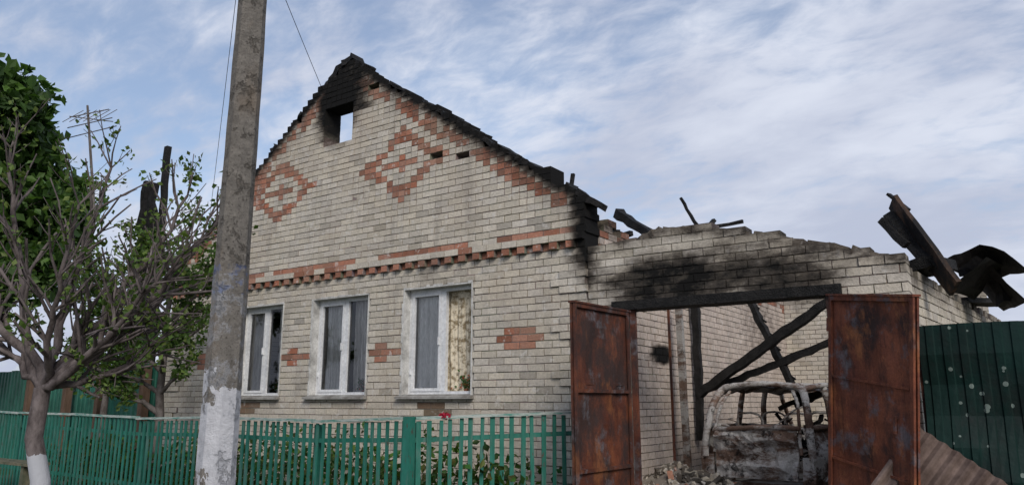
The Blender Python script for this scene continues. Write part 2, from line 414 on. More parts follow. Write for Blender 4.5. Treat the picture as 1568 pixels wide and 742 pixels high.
# ------------------------------------------------------------ garage
gar=empty("burnt_garage")
prof=[(-4.69,3.55),(-4.0,3.62),(-3.65,3.72),(-3.2,3.66),(-2.55,3.52),(-1.97,3.35),(-1.51,3.22),(-.98,3.02)]
def gt(u):
    X=u+XR+.004
    for (a,b),(c,d) in zip(prof,prof[1:]):
        if a<=X<=c: return b+(d-b)*(X-a)/(c-a)+.02*mnoise.noise(Vector((X*3,5,0)))
    return 3.0
def gs(u,z):
    X=u+XR; s=0
    s=max(s,.95*(1-sm(.45,1.25,math.hypot((X+3.55)/1.05,(z-3.02)/.44))))
    s=max(s,.85*(1-sm(.4,1.25,math.hypot((X+2.3)/.85,(z-2.98)/.40))))
    s=max(s,.74*(1-sm(.3,1.2,math.hypot((X+2.9)/1.8,(z-3.05)/.5))))
    s=max(s,.65*(1-sm(0,.25,gt(u)-z)))
    s=max(s,.9*(1-sm(.05,.22,X-XR))*sm(2.6,3.2,z))
    return s
brick_wall("garage_front_wall",(XR+.004,D+.03),(1,0),(0,-1),3.70,0,gt,[(.50,2.99,-.1,2.8)],.27,lambda u,z,r:cream(),gs,lambda u,z,row:.02 if (u>3.35 and row%6<3) else 0,parent=gar,rowoff=1,miss=0)
cp_=MB()
for (a,b),(c,d) in zip(prof,prof[1:]):
    cp_.beam((a+.02,D+.165,b-.03),(c-.02,D+.165,d-.03),.24,.09,MORT,.55,seg=6,jit=.010)
cp_.obj("mortar_capping",BR,gar)
dx,dy=.61,7.5
brick_wall("garage_right_wall",(-.985,D+.305),(dx,dy),(dy,-dx),9.4,0,lambda u:3.0+.06*mnoise.noise(Vector((u*2,7,0))),(),.25,lambda u,z,r:cream(),lambda u,z:.6*(1-sm(0,.45,3-z)),parent=gar,miss=.3)
brick_wall("garage_back_wall",(XR+.004,17.9),(1,0),(0,-1),4.0,0,lambda u:3.98,(),.25,lambda u,z,r:cream(),lambda u,z:.6*(1-sm(0,.6,4-z)),parent=gar)
lb=MB(); lb.beam((-4.33,D+.117,2.777),(-1.62,D+.117,2.777),.305,.115,seg=20,jit=.002); lb.box(-4.33,-1.62,D-.062,D-.042,2.718,2.738); lb.obj("lintel_beam",CHAR,gar)
fm=MB(); fm.beam((-4.06,8.52,0),(-4.06,8.52,2.715),.05,.07); fm.beam((-1.76,8.52,0),(-1.76,8.52,2.715),.05,.05); fm.beam((-4.30,10.2,.2),(-4.3,10.2,3.2),.03,.03)
fm.beam((-2.9,15.5,.1),(-2.9,15.5,3.3),.05,.05)
fm.obj("steel_door_posts",RUSTD,gar)
fm=MB(); fm.beam((-4.43,11,.2),(-4.47,11,3.15),.09,.09,seg=6,jit=.004); fm.obj("standing_pipe",ASH2,gar)
bm_=MB()
for a,b,w in [((-4.6,12,1.72),(-2.3,11.6,3.1),.14),((-4.3,12.2,1.85),(-2.1,12,2.62),.11),((-4.58,12,3.2),(-4.6,12,1.0),.12),((-3.75,12.3,3.2),(-3.0,12.0,1.6),.10),((-3.6,13,1.5),(-1.8,12.5,2.2),.07),((-3.3,12.9,1.55),(-2.0,12.4,2.15),.10)]:
    bm_.beam(a,b,w,w,seg=18,jit=.011,taper=.85)
for k in range(7):
    t=k/7; p=Vector((-3.75,12.3,3.2)).lerp(Vector((-3.0,12,1.6)),t); bm_.beam(p,p+Vector((.14,.0,-.12)),.04,.03)
bm_.obj("fallen_burnt_beams",CHAR,gar)
rp=MB(); 
rp.beam((-1.17,9.5,3.88),(-.62,9.2,2.78),.05,.26,up=(.4,-.8,.3),seg=6,jit=.008)
RUSTW=m_simple("scorched_plank",(.008,.007,.007),(.10,.055,.033),5,.8,stretch=(1,1,.4),lo=.46,hi=.68)
rp.obj("hanging_plank",RUSTW,gar)
rp=MB()
rp.beam((-1.25,9.6,3.72),(-.75,9.35,3.0),.10,.24,up=(.2,-.9,.2),seg=6,jit=.014)
rp.beam((-1.3,9.4,3.66),(-1.05,9.3,3.32),.06,.08,seg=3,jit=.01)
rp.beam((-1.35,9.7,3.05),(-.7,9.5,3.1),.5,.10,seg=4,jit=.02)
rp.beam((-1.2,9.5,3.98),(-1.0,9.4,3.74),.07,.03)
def crump(m,c,sx,sy,ang,tilt,amp,seed,n=9):
    M=Matrix.Translation(c)@Matrix.Rotation(ang,4,'Z')@Matrix.Rotation(tilt,4,'Y')
    g=[[M@Vector(((i/n-.5)*sx,(j/n-.5)*sy,amp*mnoise.noise(Vector((i*.35+seed,j*.35,seed))))) for i in range(n+1)] for j in range(n+1)]
    for j in range(n):
        for i in range(n): m.quad([g[j][i],g[j][i+1],g[j+1][i+1],g[j+1][i]])
crump(rp,(-.42,11.9,3.42),.75,1.2,.5,.45,.14,3,5); crump(rp,(-.38,11.9,3.16),.8,.9,.3,.9,.14,9,5); crump(rp,(-.5,11.6,3.2),.6,.9,-.2,-.7,.1,15,4)
rp.beam((-.75,12,3.35),(-.1,12,3.45),.12,.10,seg=4,jit=.02); rp.beam((-.4,12,3.5),(-.25,11.8,2.85),.10,.16,seg=4,jit=.02)
rp.beam((-.8,12.4,3.02),(-.25,13.6,3.05),.3,.08,seg=4,jit=.02)
rp.obj("collapsed_roof_pieces",CHAR,gar)
# ------------------------------------------------------------ gate leaves
def gate_leaf(name,M,w,h,mat):
    m=MB()
    def b(x0,x1,y0,y1,z0,z1):
        P=[M@Vector(p) for p in [(x0,y0,z0),(x1,y0,z0),(x1,y1,z0),(x0,y1,z0),(x0,y0,z1),(x1,y0,z1),(x1,y1,z1),(x0,y1,z1)]]
        m.hexa(P)
    nx,nz=14,28; g=[]
    for j in range(nz+1):
        g.append([M@Vector((w*i/nx,-.004+.03*mnoise.noise(Vector((i*.4,j*.3,w*3)))*(1 if 0<i<nx and 0<j<nz else 0),-h+h*j/nz)) for i in range(nx+1)])
    for j in range(nz):
        for i in range(nx): m.quad([g[j][i],g[j][i+1],g[j+1][i+1],g[j+1][i]])
    for s0,s1 in ((-.032,-.008),(.012,.034)):
        b(0,.045,s0,s1,-h,0); b(w-.045,w,s0,s1,-h,0); b(.045,w-.045,s0,s1,-.045,0); b(.045,w-.045,s0,s1,-h,-h+.045)
    for zz in (-h*.36,-h*.68): b(.045,w-.045,.012,.034,zz-.02,zz+.02)
    for zz in (-h*.33,-h*.66,): b(.06,w-.06,-.024,-.008,zz-.012,zz+.012)
    b(-.03,w+.01,-.045,.045,.001,.022)
    for zz in (-.3,-h+.4): b(-.035,.0,-.03,.03,zz-.07,zz+.07)
    b(w*.8,w*.8+.03,-.045,-.033,-h*.5,-h*.5+.16)
    return m.obj(name,mat)
def frame(o,xd):
    x=Vector(xd).normalized(); z=Vector((0,0,1)); y=z.cross(x)
    return Matrix(((x.x,y.x,0,o[0]),(x.y,y.y,0,o[1]),(0,0,1,o[2]),(0,0,0,1)))
gate_leaf("rusty_gate_leaf",frame((-4.09,8.40,2.68),(-.08,-1.2,0)),1.2,2.66,RUSTD)
gate_leaf("rusty_gate_leaf",frame((-1.70,8.36,2.69),(.83,-.76,0))@Matrix.Rotation(math.radians(8),4,'Y'),1.2,2.5,RUST)
# ------------------------------------------------------------ burnt car
car=empty("burnt_out_minivan")
CM=Matrix.Translation((-3.33,10.75,.06))@Matrix.Rotation(math.radians(-7),4,'Z')
import bmesh
def sheet(name,poly,axis,off,th,mat,amp=.012,curve=None):
    bm=bmesh.new(); vs=[]
    for (a,b) in poly:
        vs.append(bm.verts.new((off,a,b) if axis=='x' else (a,off,b)))
    f=bm.faces.new(vs); bmesh.ops.triangulate(bm,faces=[f])
    for _ in range(4):
        bmesh.ops.subdivide_edges(bm,edges=[e for e in bm.edges if e.calc_length()>.10],cuts=1)
        bmesh.ops.triangulate(bm,faces=bm.faces)
    bm.normal_update()
    for v in bm.verts:
        d=amp*2*mnoise.noise(v.co*3.1)+amp*mnoise.noise(v.co*9)
        if curve: d+=curve(v.co)
        if axis=='x': v.co.x+=d
        else: v.co.y+=d
    bmesh.ops.solidify(bm,geom=bm.faces[:],thickness=th)
    me=bpy.data.meshes.new(name); bm.to_mesh(me); bm.free(); me.materials.append(mat)
    o=link(bpy.data.objects.new(name,me),car); o.matrix_local=CM; return o
def arch(c,r,z,n=9):
    return [(c+r*math.cos(math.pi-math.pi*k/n),z+r*math.sin(math.pi*k/n)) for k in range(n+1)]
side=[(.02,.38)]+arch(.75,.37,.34)+[(1.4,.30),(2.75,.30)]+arch(3.3,.37,.34)+[(4.05,.38),(4.1,.75),(3.9,.98),(3.15,1.08),(.0,1.20),(-.04,.8)]
for sx,nm in ((-.80,"side_panel_left"),(.80,"side_panel_right")):
    sheet(nm,side,'x',sx,.03,ASH,.012,lambda co,sx=sx:(-.10*math.copysign(1,sx))*max(0,(co.z-.7)/.5)**2)
def tgc(co):
    d=-.10*(1-(co.x/.8)**2)+.12*max(0,(co.z-.85))
    if abs(co.x+.02)<.34 and .74<co.z<.95: d+=.05
    if abs(co.z-1.06)<.035: d-=.035
    if abs(co.z-.66)<.03: d-=.03
    return d
sheet("tailgate",[(-.58,.52),(.58,.52),(.60,.9),(.58,1.17),(.25,1.22),(-.25,1.18),(-.58,1.14),(-.60,.9)],'y',0,.03,ASH,.034,tgc)
for s in (-1,1):
    sheet("rear_corner",[(s*.63,.45),(s*.79,.45),(s*.80,.82),(s*.64,.82)] if s>0 else [(s*.79,.45),(s*.63,.45),(s*.64,.82),(s*.80,.82)],'y',.0,.03,ASH,.015,lambda co:-.06*(1-(co.x/.8)**2))
sheet("rear_bumper",[(-.78,.34),(.78,.34),(.79,.47),(-.79,.47)],'y',-.06,.05,ASH2,.02,lambda co:-.08*(1-(co.x/.8)**2))
cmn=MB()
def cb_(a,b,w,h,seg=4): cmn.beam(CM@Vector(a),CM@Vector(b),w,h,seg=seg,jit=.004)
def spath(ps,w,h=None):
    P=[Vector(p) for p in ps]; Q=[]
    P=[P[0]*2-P[1]]+P+[P[-1]*2-P[-2]]
    for i in range(1,len(P)-2):
        for k in range(5):
            t=k/5; a,b,c,d=P[i-1],P[i],P[i+1],P[i+2]
            Q.append(.5*((2*b)+(c-a)*t+(2*a-5*b+4*c-d)*t*t+(3*b-a-3*c+d)*t**3))
    Q.append(P[-2])
    Q=[CM@(q+Vector((R.gauss(0,.003),R.gauss(0,.003),R.gauss(0,.003)))) for q in Q]
    cmn.tube(Q,[w/2*(1+.12*mnoise.noise(q*6)) for q in Q],6)
for s in (-1,1):
    spath([(s*.77,.0,.78),(s*.76,.01,1.02),(s*.73,.06,1.25),(s*.68,.15,1.52),(s*.60,.27,1.70),(s*.50,.34,1.76)],.11)
    spath([(s*.62,.0,.85),(s*.61,.03,1.18),(s*.56,.16,1.50),(s*.46,.27,1.70)],.05)
    spath([(s*.70,.98,1.17),(s*.67,1.02,1.45),(s*.61,1.05,1.76)],.09)
    spath([(s*.70,1.9,1.15),(s*.67,1.87,1.45),(s*.61,1.85,1.76)],.10)
    spath([(s*.70,3.15,1.05),(s*.67,2.78,1.42),(s*.60,2.45,1.68),(s*.5,2.3,1.75)],.08)
    spath([(s*.58,.27,1.71),(s*.61,1.1,1.78),(s*.61,1.9,1.77),(s*.58,2.42,1.69)],.08)
    spath([(s*.73,.04,1.20),(s*.72,1.5,1.17),(s*.70,3.1,1.08)],.08)
spath([(-.60,.29,1.70),(-.45,.26,1.76),(0,.24,1.79),(.45,.26,1.76),(.60,.29,1.70)],.09)
spath([(-.58,2.4,1.70),(0,2.35,1.76),(.58,2.4,1.70)],.06)
spath([(-.61,1.05,1.77),(0,1.05,1.81),(.61,1.05,1.77)],.05); spath([(-.61,1.85,1.76),(0,1.85,1.80),(.61,1.85,1.76)],.05)
spath([(-.62,.0,1.15),(-.2,-.06,1.18),(.25,-.06,1.21),(.62,.0,1.19)],.07); cb_((-.7,3.1,1.08),(.7,3.1,1.08),.1,.06)
for yy in (.8,1.7):
    for xx in (-.36,.36):
        spath([(xx-.2,yy,.6),(xx-.2,yy-.12,1.15),(xx-.14,yy-.18,1.36),(xx+.14,yy-.18,1.36),(xx+.2,yy-.12,1.15),(xx+.2,yy,.6)],.035)
        for zz in (.75,.9,1.05,1.2): cb_((xx-.2,yy-.05-.18*(zz-.6)/.75,zz),(xx+.2,yy-.05-.18*(zz-.6)/.75,zz),.016,.016,1)
spath([(-.55,.1,1.22),(-.2,.3,1.15),(.1,.5,1.0)],.03); spath([(.2,.2,1.2),(.4,.4,1.42),(.5,.7,1.5)],.025)
cmn.tube([CM@Vector((-.42+.06*math.cos(k*.9),.2+.06*math.sin(k*.9),1.0+.012*k)) for k in range(28)],[.008]*28,4)
cmn.obj("pillars_and_seat_frames",ASH,car,True)
jm=MB()
for k in range(110):
    p=CM@Vector((R.uniform(-.6,.6),R.uniform(.15,2.8),R.uniform(.6,1.12)+.12*R.random()))
    q=p+Vector((R.uniform(-.25,.25),R.uniform(-.2,.2),R.uniform(-.12,.2)))
    jm.beam(p,q,R.uniform(.02,.07),R.uniform(.01,.04),seg=3,jit=.008)
jm.obj("burnt_interior",CHAR,car)
rf=MB(); n=12
def sg(f,mat_n=0):
    g=[[CM@Vector(f(i/n,j/n)) for i in range(n+1)] for j in range(n+1)]
    for j in range(n):
        for i in range(n): rf.quad([g[j][i],g[j][i+1],g[j+1][i+1],g[j+1][i]])
for zo in (0,-.012):
    sg(lambda a,b:((a-.5)*1.2,.26+2.12*b,1.775+zo+.04*(1-(2*a-1)**2)-.06*abs(mnoise.noise(Vector((a*4,b*4,2))))-.07*abs(2*a-1)**6-.05*abs(2*b-1)**6))
sg(lambda a,b:((a-.5)*1.36,3.1+.95*b,1.06-.12*b+.05*(1-(2*a-1)**2)))
rf.obj("roof_and_bonnet",ASH,car,True)
fl=MB(); P=lambda x,y,z:CM@Vector((x,y,z))
fl.hexa([P(-.74,.05,.36),P(.74,.05,.36),P(.74,4,.36),P(-.74,4,.36),P(-.74,.05,.42),P(.74,.05,.42),P(.74,4,.42),P(-.74,4,.42)])
fl.obj("floor_pan",ASH2,car)
for k,(sx,yy) in enumerate(((-.70,.75),(.70,.75),(-.70,3.3),(.70,3.3))):
    w=MB(); cp=CM@Vector((sx,yy,.27)); ax=(CM.to_3x3()@Vector((1,0,0)))
    prof_=[(-.09,.20),(-.09,.27),(-.06,.285),(.06,.285),(.09,.27),(.09,.20),(.05,.17),(.03,.05),(.03,.0)]
    w.tube([cp+ax*a for a,b in prof_],[b for a,b in prof_],18); w.obj("wheel_rim_%d"%(k+1),ASH2,car,True)
# ------------------------------------------------------------ rubble
rb=MB()
def chunk(c,s,col=None):
    P=[]
    M=Matrix.Rotation(R.uniform(0,6.3),3,Vector((R.gauss(0,1),R.gauss(0,1),R.gauss(0,1))).normalized())
    e=(s*R.uniform(.7,1.3),s*R.uniform(.4,.8),s*R.uniform(.3,.6))
    for z in (-1,1):
        for x,y in ((-1,-1),(1,-1),(1,1),(-1,1)): P.append(Vector(c)+M@Vector((x*e[0]*R.uniform(.6,1.1),y*e[1]*R.uniform(.6,1.1),z*e[2]*R.uniform(.6,1.1))))
    rb.hexa(P,col or cream())
def moundz(x,y):
    return .32+.38*math.exp(-((x+4.1)/.6)**2-((y-10.0)/.8)**2)+.14*math.exp(-((x+2.6)/1.0)**2-((y-9.9)/.5)**2)+.08*mnoise.noise(Vector((x*2,y*2,0)))
nx=24
for i in range(nx):
    for j in range(nx):
        X0=-4.66+2.95*i/nx;X1=-4.66+2.95*(i+1)/nx;Y0=8.6+2.3*j/nx;Y1=8.6+2.3*(j+1)/nx
        rb.quad([(X0,Y0,moundz(X0,Y0)),(X1,Y0,moundz(X1,Y0)),(X1,Y1,moundz(X1,Y1)),(X0,Y1,moundz(X0,Y1))],(.16,.145,.13))
for k in range(680):
    x=R.uniform(-4.6,-1.8);y=R.uniform(8.9,10.6)
    r=R.random(); q=R.uniform(.4,.75); col=tuple(v*q for v in cream()) if r<.55 else (tuple(v*.7 for v in red()) if r<.62 else (.05,.045,.04))
    chunk((x,y,moundz(x,y)+.01),R.choice((.03,.04,.05,.07,.09)),col)
rb.obj("rubble_heap",BR)
# ------------------------------------------------------------ ground
gm=NT("ground_grass_dirt"); a=gm.noise(.8,8,.65); c=gm.ramp(a,.4,.6,(.05,.075,.022),(.13,.105,.075)); c=gm.mix(1,c,gm.ramp(gm.noise(20,5,.7),.2,.8,(.6,.6,.6),(1.3,1.3,1.3)),'MULTIPLY'); gm.bump(gm.noise(14,6),.6,.04); GRD=gm.fin(c,.95,0,.1)
G=MB(); G.quad([(-900,-900,0),(900,-900,0),(900,900,0),(-900,900,0)]); G.obj("ground",GRD)
RD=MB(); RD.quad([(-200,-6,.004),(200,-6,.004),(200,-.5,.004),(-200,-.5,.004)]); RD.obj("dirt_road",m_simple("gravel_road",(.13,.12,.10),(.24,.22,.19),3,.95))
# ------------------------------------------------------------ picket fence
pf=empty("green_picket_fence")
fm=MB();fc=MB()
def fence_run(a,b,z0,z1,sag):
    a=Vector(a);b=Vector(b);L=(b-a).length;d=(b-a)/L;n=Vector((d.y,-d.x,0)); 
    if n.y>0:n=-n
    zt=lambda t:z0+(z1-z0)*t/L-sag*math.sin(math.pi*min(1,t/L))+.018*math.sin(t*1.7)
    t=.05
    while t<L:
        w=R.uniform(.042,.056); h=zt(t)+R.uniform(-.012,.006); tl=R.uniform(-.02,.02); y=R.uniform(-.004,.004)
        p=a+d*t+n*y; q=p+d*tl
        P=[]
        for (c,z) in ((p,.12),(q,h-.03)):
            for (u,v) in ((-w/2,.008),(w/2,.008),(w/2,-.008),(-w/2,-.008)): P.append(Vector((c.x,c.y,z))+d*u+n*v)
        fm.hexa(P); t+=R.uniform(.110,.130)
    for k in range(int(L/2)+1):
        t0=k*2; t1=min(t0+2,L)
        if t1-t0<.05: continue
        for zz in (-.24,-.98):
            p=a+d*t0-n*.034; q=a+d*t1-n*.034
            fm.beam((p.x,p.y,zt(t0)+zz),(q.x,q.y,zt(t1)+zz),.04,.05)
        p=a+d*(t0+.002); q=a+d*(t1-.002)
        dz=R.uniform(-.012,.014)
        fc.beam((p.x,p.y,zt(t0)+dz),(q.x,q.y,zt(t1)+dz+R.uniform(-.014,.014)),.075,.032,seg=5,jit=.003)
        pp=a+d*t0-n*.10; fm.beam((pp.x,pp.y,0),(pp.x,pp.y,zt(t0)-.05),.08,.08)
fence_run((-17.5,6.5,0),(-5.95,6.5,0),1.46,1.41,.06)
fence_run((-5.85,6.55,0),(-4.35,8.12,0),1.42,1.50,-.0)
fm.beam((-5.9,6.5,0),(-5.9,6.5,1.44),.10,.10,up=(0,1,0)); 
fm.obj("pickets_and_rails",GREEN,pf); fc.obj("cap_boards",FADE,pf)
rg=MB()
for k in range(26):
    p=Vector((-5.62+R.gauss(0,.03),6.78+R.gauss(0,.025),1.45+R.gauss(0,.012))); leafq(rg,p,.055,(.40,.02,.05))
rg.obj("red_rag",LEAF)
# ------------------------------------------------------------ profiled sheet fences
def prof_fence(name,a,b,z0,z1,mat,pitch=.2,dep=.03,bow=0):
    a=Vector(a);b=Vector(b);L=(b-a).length;d=(b-a)/L;n=Vector((d.y,-d.x,0)); m=MB()
    pts=[];t=0
    while t<L:
        for (o,e) in ((0,0),(.42,0),(.5,1),(.92,1)):
            pts.append((t+o*pitch,e*dep))
        t+=pitch
    rows=8; g=[]
    for j in range(rows+1):
        z=z0+(z1-z0)*j/rows; g.append([])
        for (t,e) in pts:
            zz=z+((.03*mnoise.noise(Vector((t*1.3,3,0)))+.012*(int(t/1.1)%2)) if j==rows else 0)
            p=a+d*t+n*(e+bow*mnoise.noise(Vector((t*.9,z*1.3,0)))); g[-1].append((p.x,p.y,zz))
    for j in range(rows):
        for i in range(len(pts)-1): m.quad([g[j][i],g[j][i+1],g[j+1][i+1],g[j+1][i]])
    e=empty(name); m.obj("profiled_sheets",mat,e)
    p=MB()
    t=0
    while t<L:
        q=a+d*t-n*.06; p.beam((q.x,q.y,0),(q.x,q.y,z1-.1),.06,.06); t+=2.4
    for zz in (.5,z1-.35): 
        p.beam(tuple(a-n*.03+Vector((0,0,zz))),tuple(b-n*.03+Vector((0,0,zz))),.04,.03)
    p.obj("posts_and_rails",RUSTD,e)
    return e
prof_fence("green_sheet_fence",(-.93,8.36,0),(8,8.0,0),.05,2.33,SHEET,.14,.014,.16)
SH2=m_simple("green_sheet_old",(.010,.07,.048),(.025,.14,.10),2,.5)
prof_fence("green_sheet_fence",(-26,9.3,0),(-14.4,9.0,0),.05,2.4,SH2,.2,.025,.01)
ps=MB()
for x in (-15.6,-17.4,-18.9,-20.8): ps.beam((x,8.9,0),(x,8.9,2.35+R.uniform(-.1,.2)),.16,.16)
ps.obj("wooden_gate_posts",m_simple("old_wood",(.07,.045,.03),(.16,.10,.07),5,.9,stretch=(1,1,.2)))
cs=MB(); 
ctr=Vector((-.72,7.95,.72)); e1=Vector((.80,.05,-.60)).normalized(); nrm=Vector((-.15,-.80,.45)); nrm=(nrm-e1*nrm.dot(e1)).normalized(); e2=nrm.cross(e1)
nx,ny=70,10
g=[]
for j in range(ny+1):
    row=[]
    for i in range(nx+1):
        a=(i/nx-.5)*1.25; b=(j/ny-.5)*.8
        row.append(ctr+e1*a+e2*b+nrm*(.026*math.sin(a/.125*6.283)-.10*b*b+.02*mnoise.noise(Vector((a*3,b*3,0)))))
    g.append(row)
for j in range(ny):
    for i in range(nx): cs.quad([g[j][i],g[j][i+1],g[j+1][i+1],g[j+1][i]])
cs.obj("corrugated_roof_sheet",m_simple("weathered_corrugated",(.055,.034,.028),(.18,.13,.11),3,.85),None,True)
# ------------------------------------------------------------ utility poles + wires
def pole(name,x,y,h,rot):
    m=MB(); ang=[math.radians(a) for a in (22,68,112,158,202,248,292,338)]
    rows=90
    for j in range(rows+1):
        z=h*j/rows; r=.118-.0068*z
        for a in ang:
            rr=r*(1+.045*mnoise.noise(Vector((math.cos(a)*2,z*4,math.sin(a)*2+x))))
            m.v.append((rr*math.cos(a+rot),rr*math.sin(a+rot),z)); m.s.append(0)
    for j in range(rows):
        for e in range(8):
            m.f.append((j*8+e,j*8+(e+1)%8,j*8+8+(e+1)%8,j*8+8+e)); m.c.append((1,1,1)); m.m.append(0)
    m.f.append(tuple(rows*8+e for e in range(8))); m.c.append((1,1,1)); m.m.append(0)
    p=empty(name); p.location=(x,y,0)
    m.obj("concrete_shaft",POLE,p)
    c=MB(); c.beam((-.6,0,h-.25),(.6,0,h-.25),.07,.07)
    for k in (-.5,0,.5): c.tube([(k,0,h-.2),(k,0,h-.13),(k,0,h-.12),(k,0,h-.04)],[.012,.012,.04,.03],8)
    c.obj("crossarm_and_insulators",RUSTD,p)
pole("concrete_utility_pole",-3.97,2.74,8.0,math.radians(35))
pole("concrete_utility_pole",2.6,-7.3,8.6,math.radians(10))
def wire(name,a,b,sag,r=.006):
    m=MB();a=Vector(a);b=Vector(b);n=24
    m.tube([a.lerp(b,k/n)-Vector((0,0,sag*4*(k/n)*(1-k/n))) for k in range(n+1)],[r]*(n+1),5)
    m.obj(name,CHAR)
wire("overhead_wire",(-10.1,8.55,7.15),(2.6,-7.3,8.45),.25,.005)
wire("overhead_wire",(-13.1,8.45,5.05),(-3.97,2.74,7.85),.15,.004)
wire("overhead_wire",(-3.97,2.74,7.95),(2.6,-7.3,8.45),.3)
# ------------------------------------------------------------ trees
def W(f,r,z): return Vector((-.5686*f+.8226*r,.8226*f+.5686*r,z))
def grow(mb,lf,start,dirv,length,rad,level,maxl,leafn,leafs,cols,up=.25,spread=.9,leafstart=1,wig=.22,tiprad=.35):
    n=max(3,int(length/.16)) ; pts=[start];rads=[rad];d=dirv.normalized();p=start.copy()
    for k in range(n):
        d=(d+Vector((R.gauss(0,wig),R.gauss(0,wig),R.gauss(0,wig)+up*.25))*.45).normalized()
        p=p+d*(length/n); pts.append(p.copy()); rads.append(max(.0025,rad*(1-(1-tiprad)*(k+1)/n)*(1+.08*R.gauss(0,1))))
    mb.tube(pts,rads,6 if level<2 else 4)
    if level<maxl:
        nb=max(2,int(length/(.22 if level<2 else .16)))
        for b in range(nb):
            t=R.uniform(.2,1.0); i=min(n,max(1,int(t*n)))
            dd=(pts[i]-pts[i-1]).normalized()
            q=dd.orthogonal().normalized(); q.rotate(Matrix.Rotation(R.uniform(0,6.28),3,dd))
            nd=(dd+q*spread*R.uniform(.6,1.3)+Vector((0,0,up))).normalized()
            grow(mb,lf,pts[i],nd,length*R.uniform(.35,.6)*(1.15-.5*t),rads[i]*.6,level+1,maxl,leafn,leafs,cols,up,spread,leafstart,wig,tiprad)
    if level>=leafstart and leafn>0:
        for k in range(leafn if R.random()<.8 else leafn//4):
            i=R.randint(max(0,n//3),n); c=pts[i]+Vector((R.gauss(0,.05),R.gauss(0,.05),R.gauss(0,.05)))*(leafs/.06)
            col=R.choice(cols); f=R.uniform(.7,1.35); leafq(lf,c,leafs*R.uniform(.6,1.3),tuple(v*f for v in col))
SPR=[(.10,.15,.03),(.07,.12,.025),(.055,.10,.02),(.12,.16,.04)]
DRK=[(.04,.085,.018),(.055,.11,.022),(.075,.14,.028),(.028,.06,.013)]
t1=empty("fruit_tree"); wb=MB(); lf=MB()
base=W(6.6,-3.95,0); fork=W(6.6,-4.05,1.72)
wb.tube([base,W(6.6,-3.95,.5),W(6.62,-3.98,.95),W(6.6,-4.07,1.3),fork],[.11,.088,.078,.072,.068],10)
limbs=[(W(6.3,-2.58,3.15),.050),(W(6.8,-3.0,3.5),.040),(W(6.9,-3.9,3.8),.040),(W(6.4,-4.5,3.8),.04),(W(6.5,-5.2,3.4),.046),(W(6.1,-2.85,2.70),.038),(W(7.2,-3.4,3.3),.038),(W(5.9,-3.5,3.1),.034),(W(6.8,-5.0,2.7),.036),(W(6.6,-3.0,2.25),.034),(W(6.2,-2.75,2.9),.034)]
for (e,r) in limbs:
    mid=fork.lerp(e,.5)+Vector((R.uniform(-.1,.1),R.uniform(-.1,.1),-.25 if e.z<3.4 else -.08)); N_=11
    pts=[];rd=[]
    for k in range(N_+1):
        t=k/N_; p=fork*(1-t)**2+mid*2*t*(1-t)+e*t*t; p=p+Vector((R.gauss(0,.024),R.gauss(0,.024),R.gauss(0,.024)))*(1 if 0<k else 0); pts.append(p); rd.append(r*(1-.8*t)+.004)
    wb.tube(pts,rd,7)
    for k in range(3,N_+1):
        for q in range(2 if k<N_ else 4):
            dd=(pts[k]-pts[k-1]).normalized(); o=dd.orthogonal().normalized(); o.rotate(Matrix.Rotation(R.uniform(0,6.28),3,dd))
            grow(wb,lf,pts[k],dd+o*.9+Vector((0,0,.3)),R.uniform(.3,.75)*(1.1-.3*k/N_),rd[k]*.6+.001,1,2,7,.045,SPR,.3,.9,2,.28,.45)
wb.obj("trunk_and_branches",TBARK,t1,True); lf.obj("leaves",LEAF,t1)
def leafy(name,base,h,limbn,L,leafn,leafs,cols,r0=.11,maxl=3,zlo=.35,spreadh=1.0,bark=BARK):
    t=empty(name); wb=MB(); lf=MB(); base=Vector(base); top=base+Vector((R.uniform(-.2,.2),R.uniform(-.2,.2),h*.85)); N_=12
    pts=[base.lerp(top,k/N_)+Vector((R.gauss(0,.03),R.gauss(0,.03),0)) for k in range(N_+1)]; rd=[r0*(1-.8*k/N_) for k in range(N_+1)]
    wb.tube(pts,rd,8)
    for k in range(limbn):
        tt=zlo+(1-zlo)*(k+R.random())/limbn; i=min(N_,int(tt*N_)); an=R.uniform(0,6.28)
        d=Vector((math.cos(an)*spreadh,math.sin(an)*spreadh,.35+.6*tt))
        grow(wb,lf,pts[i],d,L*R.uniform(.6,1.15)*(1.25-.6*tt),rd[i]*.65,1,maxl,leafn,leafs,cols,.15,.8,2,.2,.4)
    wb.obj("trunk_and_branches",bark,t,True); lf.obj("leaves",LEAF,t); return len(lf.f)
leafy("apple_tree",(-12.4,7.35,0),4.9,16,1.35,26,.075,DRK+SPR,.10,3,.38)
leafy("apple_tree",(-15.1,7.9,0),5.0,16,1.4,22,.08,DRK+SPR,.09,3,.46)
leafy("chestnut_tree",(-22.3,7.3,0),10.4,34,3.1,22,.25,DRK,.25,3,.40)
pl=MB()
for k in range(6000):
    x=R.uniform(-16,-4.9); y=R.uniform(6.85,8.3); hh=.5+.55*abs(mnoise.noise(Vector((x*1.2,y,4))))*1.6
    leafq(pl,Vector((x,y,R.uniform(.15,hh+.25))),R.uniform(.05,.11),tuple(v*R.uniform(.5,1.1) for v in R.choice(DRK+SPR)))
pl.obj("garden_plants",LEAF)
cp=MB(); cp.beam((-17.1,9.9,0),(-17.4,9.9,7.9),.13,.13,seg=24,jit=.01)
for x,h in ((-18.2,7.1),(-17.85,7.0),(-17.5,6.2)): cp.beam((x,9.9,0),(x,9.9,h),.17,.16,seg=30,jit=.022)
cp.beam((-18.3,9.9,5.2),(-17.0,9.9,5.0),.16,.14,seg=6,jit=.02)
cp.obj("charred_posts",CHAR)
an=MB(); an.tube([(-20.0,9.6,0),(-20.1,9.6,6.5),(-21,9.5,9.7)],[.05,.04,.03],6)
